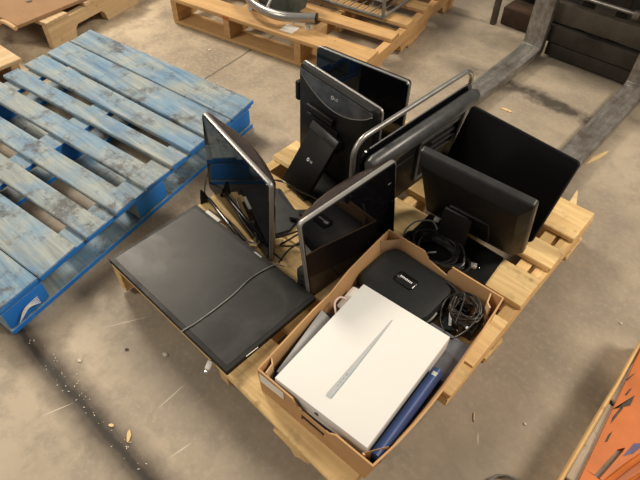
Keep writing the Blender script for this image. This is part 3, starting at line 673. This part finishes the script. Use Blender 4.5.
# white computer box
wb = thing('white_box', 'flat white product box with a printed silver laptop edge, lying in the cardboard box', 'box', (0.822, 0.212, 0.1955), R(3.4))
g = G(); g.box(-0.134, 0.134, -0.181, 0.181, 0.0, 0.014, 0.002); g.build('lower_tray', M['white_side'], wb)
g = G(); g.box(-0.1345, 0.1345, -0.1815, 0.1815, 0.0145, 0.056, 0.0022); lid = g.build('lid', M['white'], wb)
# printed side view of an open-lid wedge: from (335,395) to (395,322) in the photograph
A2 = Vector((-0.005, -0.142, 0)); B2 = Vector((-0.007, 0.134, 0))
dd = (B2 - A2); nn = Vector((-dd.y, dd.x, 0)).normalized()
prof = [(0.0, -0.0065), (0.02, -0.0085), (0.3, -0.0075), (0.7, -0.004), (1.0, 0.0), (0.98, 0.0025), (0.6, 0.005), (0.2, 0.0075), (0.03, 0.0085), (0.0, 0.0065)]
g = G(); g.prism([((A2 + dd * u + nn * v).x, (A2 + dd * u + nn * v).y) for u, v in prof], 0.0560, 0.0563)
pr = g.build('printed_picture', M['silverprint'], lid, smooth=False); part_label(pr, 'printed side view of a thin silver laptop')
prof = [(0.01, -0.0085), (0.3, -0.0078), (0.7, -0.0043), (0.99, -0.0005), (0.7, -0.0028), (0.3, -0.0056), (0.01, -0.0060)]
g = G(); g.prism([((A2 + dd * u + nn * v).x, (A2 + dd * u + nn * v).y) for u, v in prof], 0.0563, 0.0565)
for u in (0.13, 0.17, 0.21, 0.26):
    q = A2 + dd * u; g.prism([((q + dd * s + nn * v).x, (q + dd * s + nn * v).y) for s, v in ((0, -.0015), (.022, -.0015), (.022, .0015), (0, .0015))], 0.0563, 0.0565)
g.build('printed_shading', M['silverprint_d'], pr, smooth=False)
# apple emblem on the front side
ap = Matrix.Translation((-0.006, -0.1818, 0.034)) @ Matrix.Rotation(R(90), 4, 'X')
out = []
for i in range(40):
    a = 2 * PI * i / 40; r_ = 0.0062 * (1 - 0.12 * math.cos(2 * a + PI) * 0.6) * (1 - 0.16 * math.exp(-((a - PI / 2) / 0.28) ** 2) - 0.12 * math.exp(-((a - 3 * PI / 2) / 0.3) ** 2))
    if a < 0.45 or a > 2 * PI - 0.45: r_ *= 0.72
    out.append((r_ * math.cos(a), r_ * math.sin(a) * 1.02))
g = G(); g.prism(out, -0.0001, 0.0004, mat=ap); g.prism([(0.0, 0.0068), (0.0018, 0.0078), (0.0032, 0.0100), (0.0012, 0.0092)], -0.0001, 0.0004, mat=ap)
part_label(g.build('emblem', M['print_dark'], lid, smooth=False), 'small dark apple-shaped emblem')

# black soft case
bc_ = thing('soft_case', 'black rounded soft case with a raised badge at the back of the cardboard box', 'case', (0.742, 0.500, 0.1460), R(-2))
def rr(w, h, r, z, n=6):
    p = []
    for cx, cy, a0 in ((w / 2 - r, -h / 2 + r, -90), (w / 2 - r, h / 2 - r, 0), (-w / 2 + r, h / 2 - r, 90), (-w / 2 + r, -h / 2 + r, 180)):
        for i in range(n + 1): a = R(a0 + 90 * i / n); p.append((cx + r * math.cos(a), cy + r * math.sin(a), z))
    return p
g = G(); g.loft([rr(.225, .165, .04, 0.0), rr(.240, .178, .045, 0.006), rr(.243, .181, .045, 0.034)]); g.build('lower_shell', M['neoprene'], bc_)
g = G(); g.loft([rr(.243, .181, .045, 0.036), rr(.241, .179, .045, 0.052), rr(.226, .171, .04, 0.062), rr(.19, .140, .035, 0.066)]); up = g.build('upper_shell', M['neoprene'], bc_)
g = G(); g.tube(rr(.244, .182, .045, 0.035), 0.0022, 6, 1, closed=True); zp = g.build('zipper', M['black'], bc_)
g = G(); g.tube([(0.116, -0.060, 0.040), (0.124, -0.045, 0.050), (0.123, -0.02, 0.052)], 0.003, 6, 4); part_label(g.build('zipper_pull', M['matgrey'], zp), 'grey zipper pull')
g = G(); g.loft([rr(.064, .040, .010, 0.0655), rr(.064, .040, .010, 0.071), rr(.058, .034, .008, 0.073)]); bdg = g.build('badge', M['blackgloss'], up)
g = G(); [g.box(-0.020 + i * 0.0052, -0.0165 + i * 0.0052, -0.003, 0.003, 0.0728, 0.0736) for i in range(8)]; part_label(g.build('badge_lettering', M['print_white'], bdg, smooth=False), 'small worn white lettering')
g = G(); g.tube([(0.06, 0.075, 0.055), (0.095, 0.080, 0.064), (0.125, 0.070, 0.066), (0.150, 0.055, 0.060)], 0.006, 8, 4); g.build('carry_strap', M['black'], bc_)

# power adapters
def adapter(name, label, loc, rz, w, d, h, lab=True):
    t = thing(name, label, 'adapter', loc, R(rz), 'power adapters in the cardboard box')
    g = G(); g.box(-w / 2, w / 2, -d / 2, d / 2, 0, h, 0.005); b = g.build('body', M['blackgloss'], t)
    if lab:
        g = G(); g.box(-w * .32, w * .30, -d * .12, d * .05, h, h + .0004); part_label(g.build('rating_label', M['silverprint'], b, smooth=False), 'silver rating label')
    g = G(); g.cyl((w / 2 - .002, 0, h / 2), (w / 2 + .012, 0, h / 2), 0.004, 0.0025, seg=10); g.build('strain_relief', M['cable'], t)
    return t
adapter('power_adapter', 'black power adapter with silver label next to the white box corner', (0.900, 0.497, 0.1460), -60, .070, .044, .034)
adapter('power_adapter', 'black power adapter against the right wall of the cardboard box', (0.895, 0.566, 0.1460), -5, .055, .035, .032, False)

adapter('power_adapter', 'flat black power adapter at the right wall beside the dark grey laptop', (0.953, 0.530, 0.1460), 92, .075, .032, .036, False)
def spaghetti(n, c, rx, ry, z0, z1, r, seed, turns=1.0, zj=0.012):
    rnd = random.Random(seed); pts = []
    for i in range(n):
        a = 2 * PI * i / 9 * turns + rnd.uniform(-.15, .15); k = rnd.uniform(.55, 1.0)
        pts.append((c[0] + rx * k * math.cos(a), c[1] + ry * k * math.sin(a), z0 + (z1 - z0) * i / n + rnd.uniform(0, zj)))
    return pts
cc = (0.925, 0.545, 0.178)
cp = tag(G().tube(spaghetti(95, (0, 0), .048, .050, .004, .036, .0022, 3), 0.0021, 6, 5).build('adapter_cable', M['cable_brown']), 'tangled dull brown-black cable on the adapters in the cardboard box', 'cable', 'loose cables')
cp.location = (0.918, 0.535, 0.182)
cq = tag(G().tube([(-.060, -.045, .0), (-.045, .02, .030), (-.01, .045, .04), (.03, .03, .035), (.045, -.01, .03), (.04, -.06, .02), (.02, -.09, .008), (-.02, -.07, .004), (-.045, -.035, .010), (-.05, .0, .03), (-.02, .03, .045), (.0, -.02, .04), (.01, -.06, .03)], 0.0024, 6, 6).build('adapter_cable', M['cable']), 'thicker black cable looping over the adapters in the cardboard box', 'cable', 'loose cables')
cq.location = (0.915, 0.525, 0.190)
pg = thing('cable_plug', 'black plug with a white tip on the cables in the cardboard box', 'plug', (0.940, 0.485, 0.202))
g = G(); g.box(-.010, .010, -.006, .006, 0, .009, .002); g.build('body', M['black'], pg)
g = G(); g.box(.010, .018, -.004, .004, .002, .007, .001); g.build('tip', M['print_white'], pg)
pl = tag(G().tube([(0.015, -0.03, -.004), (-0.008, -0.012, .010), (-0.010, 0.010, .014), (0.004, 0.020, .010), (0.022, 0.014, .004)], 0.003, 8, 6).build('white_cable', M['pinkish']), 'pinkish white cable loop beside the left edge of the white box', 'cable', 'loose cables')
pl.location = (0.660, 0.307, 0.218)
gs = thing('document_sleeve', 'pale translucent sleeve between soft case, white box and cardboard wall', 'sleeve', (0.672, 0.345, 0.190), R(96))
g = G(); g.box(-0.03, 0.055, -0.045, 0.028, 0.0, 0.005, 0.001); g.build('sheet', M['white_side'], gs)
g = G(); g.box(-0.028, 0.053, 0.0285, 0.031, 0.0, 0.0048, 0.001); g.build('edge_strip', M['label'], gs)

# ---------------------------------------------------------------- loose cables on the pallet
def cable(name, label, pts, r, mat, seg=7, sm=7):
    b = (sum(p[0] for p in pts) / len(pts), sum(p[1] for p in pts) / len(pts), min(p[2] for p in pts))
    o = G().tube(rel(pts, b), r, seg, sm).build(name, M[mat]); o.location = b
    return tag(o, label, 'cable', 'loose cables')
cable('thin_cable', 'thin grey cable lying across the flat monitor screen', [(0.384, -0.026, .158), (0.385, -0.020, .176), (0.393, 0.03, .1775), (0.396, .144, .1775), (0.389, .22, .1775), (0.394, .27, .1775), (0.405, .312, .178), (0.42, .335, .16)], 0.0016, 'cable_grey')
coil = []
rnd = random.Random(11)
for i in range(13 * 17):
    a = 2 * PI * i / 13; lay = i / (13 * 17)
    rx = 0.078 - 0.012 * math.sin(lay * 9) + rnd.uniform(-.004, .004); ry = 0.052 + 0.010 * math.cos(lay * 7) + rnd.uniform(-.003, .003)
    coil.append((0.728 + 1.08 * rx * math.cos(a) + 0.016 * math.sin(i * 0.35) - .01 + .02 * lay, 0.682 - .008 * lay + ry * math.sin(a) * 1.0, 0.1565 + 0.048 * lay + 0.006 * math.sin(a * 2 + i * .1)))
cable('coiled_cable', 'coiled thick black cables heaped on the base of the thick charcoal monitor', coil, 0.0044, 'cable', 8, 3)
cable('coiled_cable', 'single grey-sheened cable loop at the left of the coiled cable heap', [(0.690, .740, .2), (0.655, .76, .20), (0.615, .73, .19), (0.606, .69, .17), (0.63, .66, .160), (0.68, .645, .165), (0.74, .66, .20)], 0.0030, 'cable_grey')
cable('kickstand_cable', 'thin dark cable looped around the lower end of the kickstand', [(0.20, .64, .150), (0.150, .60, .165), (0.140, .572, .185), (0.19, .563, .215), (0.26, .568, .213), (0.32, .59, .195), (0.33, .57, .17), (0.29, .545, .155), (0.24, .53, .150)], 0.0024, 'cable')
cable('power_cable', 'black cable arching at the left edge of the silver-rimmed monitor', [(-0.035, .50, .25), (-0.06, .465, .20), (-0.045, .42, .165), (0.01, .375, .160), (0.09, .362, .155), (0.18, .352, .152), (0.25, .338, .152)], 0.0026, 'cable')
cable('power_cable', 'black cable loops between the two silver-rimmed monitors', [(0.26, .37, .152), (0.32, .39, .17), (0.36, .44, .185), (0.40, .46, .22), (0.42, .43, .25), (0.40, .38, .23), (0.37, .37, .19), (0.39, .41, .17), (0.43, .44, .20), (0.44, .41, .24), (0.415, .36, .21), (0.40, .33, .165)], 0.0030, 'cable')
cable('power_cable', 'black cable running along the foot bar of the silver-rimmed monitor', [(0.06, .345, .155), (0.16, .345, .150), (0.24, .33, .155), (0.31, .345, .165), (0.36, .35, .162), (0.40, .345, .165)], 0.0028, 'cable')

def plug(label, loc, rz, mat):
    t = thing('cable_plug', label, 'plug', loc, R(rz))
    g = G(); g.box(-.015, .009, -.009, .009, 0, .013, .003); g.build('shell', M[mat], t)
    g = G(); g.box(.009, .018, -.006, .006, .003, .010, .001); g.build('contact', M['chrome'], t); return t
plug('white plug lying on the monitor base beside the coiled cables', (0.838, .727, .150), 20, 'print_white')
plug('white connector at the left of the monitor neck near the coiled cables', (0.648, .815, .160), 100, 'print_white')
wp = thing('cable_plug', 'whitish connector on a short black lead hanging over the front edge beside the flat monitor', 'plug', (0.497, -.016, .1415))
Mx = Matrix.Translation((0.0, -0.012, -.012)) @ Matrix.Rotation(R(-70), 4, 'Z') @ Matrix.Rotation(R(24), 4, 'Y')
g = G(); g.box(-.015, .009, -.008, .008, 0, .012, .003, Mx); g.build('shell', M['label'], wp)
g = G(); g.box(.0095, .018, -.006, .006, .003, .009, .001, Mx); g.build('contact', M['chrome'], wp)
g = G(); g.tube([(-.004, -.002, -.004), (0, 0.004, .0035), (0.006, 0.014, .0035), (0.012, 0.030, .0035)], 0.003, 8, 5); g.build('lead', M['cable'], wp)
bs = thing('plastic_bracket', 'grey plastic bracket lying between the two silver-rimmed monitors', 'bracket', (0.335, 0.545, 0.1555), R(35))
g = G(); g.prism([(-.07, -.02), (.06, -.035), (.08, .01), (.02, .035), (-.06, .02)], 0.0, 0.012, bev=.003); g.build('plate', M['greyplastic'], bs)
g = G(); g.cyl((-.03, 0, .012), (-.03, 0, .020), .010); g.build('boss', M['black'], bs)
wc = tag(G().prism([(-.05, -.012), (.045, -.02), (.055, .008), (.0, .016), (-.052, .01)], 0, .012).build('wood_chunk', M['splinter']), 'broken yellow wood piece wedged between the silver-rimmed monitors', 'wood chunk')
wc.location = (0.300, 0.372, 0.1415); wc.rotation_euler = (0, 0, R(50))

# ---------------------------------------------------------------- orange panel at the lower right
op = thing('wooden_skid', 'dirty wooden skid under the orange sheet at the lower right corner', 'pallet', (1.325, 0.30, 0))
for (y0, y1) in ((-0.55, -0.20), (-0.19, 0.02), (0.035, 0.28), (0.295, 0.52), (0.535, 0.62)):
    plank(0.0, 0.75, y0, y1, 0.121, 0.14, 0.002).build('deck_board', M['grey_wood'], op)
plank(-0.008, -0.001, -0.55, 0.62, 0.085, 0.142, 0.0015).build('edge_board', M['pine_y'], op)
for x in (0.01, 0.36, 0.70): plank(x, x + .04, -0.55, 0.62, 0.0, 0.1205).build('stringer', M['pine_y'], op)

og = thing('orange_metal_sheet', 'orange metal sheet with slots and black marks at the lower right corner', 'metal sheet', (1.36, 0.40, 0.1405))
def opoly(g, pts, z0, z1): g.prism([(x - 1.36, y - 0.40) for x, y in pts], z0, z1)
g = G()
# sheet as a frame of strips around slots where the wood shows
XL = lambda y: 1.351 - (y - 0.33) * 0.055
ys = [-0.22, 0.372, 0.470, 0.700, 0.90]
opoly(g, [(XL(-0.22), -0.22), (1.80, -0.22), (1.80, 0.374), (XL(0.374), 0.374)], 0.0, .012)
opoly(g, [(XL(0.374), 0.374), (1.370, 0.376), (1.387, 0.470), (1.358, 0.505), (XL(0.505), 0.505)], 0.0, .012)
opoly(g, [(1.387, 0.4705), (1.398, 0.486), (1.80, 0.486), (1.80, 0.56), (1.357, 0.56), (1.358, 0.505)], 0.0, .012)
opoly(g, [(1.383, 0.376), (1.80, 0.376), (1.80, 0.486), (1.399, 0.486), (1.398, 0.47)], 0.0, .012)
opoly(g, [(XL(0.505), 0.505), (1.358, 0.505), (1.357, 0.56), (1.80, 0.56), (1.80, 0.88), (XL(0.88), 0.88)], 0.0, .012)
g.build('sheet', M['orange'], og, smooth=False)
g = G(); g.tube([(1.372 - 1.36, 0.30 - 0.4, .016), (1.395 - 1.36, 0.365 - 0.4, .017), (1.43 - 1.36, .475 - 0.4, .017), (1.50 - 1.36, .66 - 0.4, .016)], 0.007, 8, 5); g.build('raised_rib', M['orange'], og)
g = G(); g.tube([(1.392 - 1.36, 0.29 - 0.4, .015), (1.415 - 1.36, 0.355 - 0.4, .016), (1.45 - 1.36, .45 - 0.4, .016)], 0.004, 8, 5); g.build('raised_rib', M['orange'], og)
g = G(); opoly(g, [(1.337, .560), (1.345, .571), (1.364, .634), (1.366, .60)], .0121, .0140); opoly(g, [(1.349, .52), (1.356, .58), (1.352, .59), (1.346, .54)], .0121, .0126)
opoly(g, [(1.357, .466), (1.361, .472), (1.360, .505), (1.356, .49)], .0121, .0126); opoly(g, [(1.331, .665), (1.334, .661), (1.342, .70), (1.338, .69)], .0121, .0126); opoly(g, [(1.345, .62), (1.349, .62), (1.352, .65), (1.348, .645)], .0121, .0126)
part_label(g.build('black_marking', M['ink'], og, smooth=False), 'black strokes printed on the orange sheet')
g = G(); opoly(g, [(1.402, .462), (1.418, .485), (1.43, .53), (1.41, .51)], .0121, .0128); part_label(g.build('sticker', M['purple'], og, smooth=False), 'faded purple sticker')
wr = thing('wire_coil', 'coil of grey wire on the floor at the bottom edge beside the orange sheet', 'wire', (1.250, 0.262, 0.0))
g = G(); g.tube([(0.052 * math.cos(i * PI / 8) + .002 * math.sin(i), 0.052 * math.sin(i * PI / 8), 0.004 + i * 0.0002) for i in range(80)], 0.0022, 6, 2); g.build('wire_loop', M['matgrey'], wr)
g = G(); g.tube([(0.050, -0.010, .003), (0.060, 0, .014), (0.052, 0.010, .026), (0.042, 0, .014), (0.048, -0.009, .004)], 0.0018, 6, 4); g.build('wire_tie', M['black'], wr)

# ---------------------------------------------------------------- litter
def chip(label, x, y, L, w, rz, mat='splinter', z=0.0):
    r_ = random.Random(int(x * 1000)); n = 7
    pts = [(L / 2 * math.cos(2 * PI * i / n) * r_.uniform(.75, 1.1), w / 2 * math.sin(2 * PI * i / n) * r_.uniform(.6, 1.2)) for i in range(n)]
    o = G().prism(pts, 0.0, 0.004).build('wood_chip' if mat == 'splinter' else 'litter_scrap', M[mat], smooth=False)
    o.location = (x, y, z + 0.0003); o.rotation_euler = (0, 0, R(rz)); tag(o, label, 'wood chip' if mat == 'splinter' else 'scrap')
chip('yellow wood chip on the floor between the two forks', 0.42, 1.765, .065, .022, 5)
chip('long yellow splinter on the floor beside the right fork near the heel', 0.865, 1.72, .16, .018, 75)
chip('small white scrap on the floor left of the flat monitor', 0.30, -0.055, .020, .014, 20, 'litter')
chip('largest wood chip lying in the dark floor joint', 0.43, -0.272, .040, .012, -40)
chip('small pale chip in the floor joint above the largest chip', 0.37, -0.285, .018, .008, 30)
chip('pale scrap on the floor beside the dark joint', 0.133, -0.235, .015, .010, 0, 'litter')
chip('dark fleck on the floor between the joint and the pallet', 0.203, -0.12, .012, .008, 50, 'ink')
chip('thin pale splinter on the floor right of the pallet', 1.08, 0.395, .030, .004, -60)
chip('tiny white scrap on the floor left of the orange sheet', 1.195, 0.47, .010, .007, 0, 'litter')
chip('tiny pale scrap on the grey floor near the right border', 1.26, 0.97, .012, .008, 0, 'litter')
chip('pale chip on the bare floor before the far pallet', -0.98, 1.20, .020, .012, 30, 'litter')
dust = G(); rd = random.Random(5)
for i in range(90):
    x = rd.uniform(-0.04, 0.75); y = -0.292 + rd.gauss(0, 0.016); s = rd.uniform(.0008, .0026); a = rd.uniform(0, PI)
    dust.box(-s, s, -s * .4, s * .4, 0.0, 0.0015, mat=Matrix.Translation((x, y, 0.0002)) @ Matrix.Rotation(a, 4, 'Z'))
for i in range(90):
    x = rd.uniform(-0.3, 1.3); y = rd.uniform(-0.6, 2.2); s = rd.uniform(.0006, .0018); a = rd.uniform(0, PI)
    if (-0.02 < x < 1.04 and -0.02 < y < 1.24) or x < -.0 - y * .2 or x > 1.2: continue
    dust.box(-s, s, -s * .4, s * .4, 0.0, 0.0015, mat=Matrix.Translation((x, y, 0.0002)) @ Matrix.Rotation(a, 4, 'Z'))
do = dust.build('floor_grit', M['litter'], smooth=False); do['kind'] = 'stuff'; do['label'] = 'small crumbs of wood and grit scattered on the concrete floor'; do['category'] = 'debris'

# ---------------------------------------------------------------- light
# made-up stack outside the view, added to cast a shadow on the floor
ob = thing('shadow_beam_stack', 'unseen stack of orange beams added to cast a shadow on the floor', 'beams', (1.60, 0.30, 0.1535))
for k in range(4):
    g = G(); g.box(0.0, 0.38, -0.6, 0.55, 0.075 * k, 0.075 * k + 0.070, 0.006); g.build('shadow_beam', M['orange'], ob)
w = bpy.data.worlds.new('World'); scene.world = w; w.use_nodes = True
bg = w.node_tree.nodes['Background']; bg.inputs[0].default_value = (1.0, 0.93, 0.84, 1); bg.inputs[1].default_value = 0.30
def area(name, loc, target, sx, sy, power, col):
    L = bpy.data.lights.new(name, 'AREA'); L.shape = 'RECTANGLE'; L.size = sx; L.size_y = sy; L.energy = power; L.color = col
    o = bpy.data.objects.new(name, L); COL.objects.link(o); o.location = loc
    o.rotation_euler = (Vector(target) - Vector(loc)).to_track_quat('-Z', 'Y').to_euler(); return o
area('warehouse_lamp', (3.6, 3.0, 4.6), (0.6, 0.6, 0), 1.3, 1.3, 250, (1.0, 0.88, 0.72))
area('warehouse_lamp', (-4.6, 1.8, 4.6), (-0.2, 0.6, 0), 1.3, 1.3, 290, (1.0, 0.88, 0.72))
area('warehouse_lamp', (-2.0, -3.2, 4.6), (-0.3, -0.2, 0), 1.6, 1.6, 140, (1.0, 0.90, 0.75))

# ---------------------------------------------------------------- camera
f_, cx, cy, cz, yaw, pit, rol = 550.46, 1.199, -.391, 1.435, 2.292, .828, .016
fw = Vector((math.cos(pit) * math.cos(yaw), math.cos(pit) * math.sin(yaw), -math.sin(pit)))
r_ = fw.cross(Vector((0, 0, 1))).normalized(); u_ = r_.cross(fw)
r2 = r_ * math.cos(rol) + u_ * math.sin(rol); u2 = -r_ * math.sin(rol) + u_ * math.cos(rol)
cam = bpy.data.cameras.new('Camera'); co = bpy.data.objects.new('Camera', cam); COL.objects.link(co)
cam.sensor_width = 36; cam.lens = f_ * 36 / 640; cam.clip_start = 0.01
mw = Matrix((r2, u2, -fw)).transposed().to_4x4(); mw.translation = (cx, cy, cz); co.matrix_world = mw
scene.camera = co
scene.view_settings.view_transform = 'Standard'; scene.view_settings.look = 'None'
scene.view_settings.gamma = 1; scene.view_settings.exposure = 0.0; scene.view_settings.use_curve_mapping = False
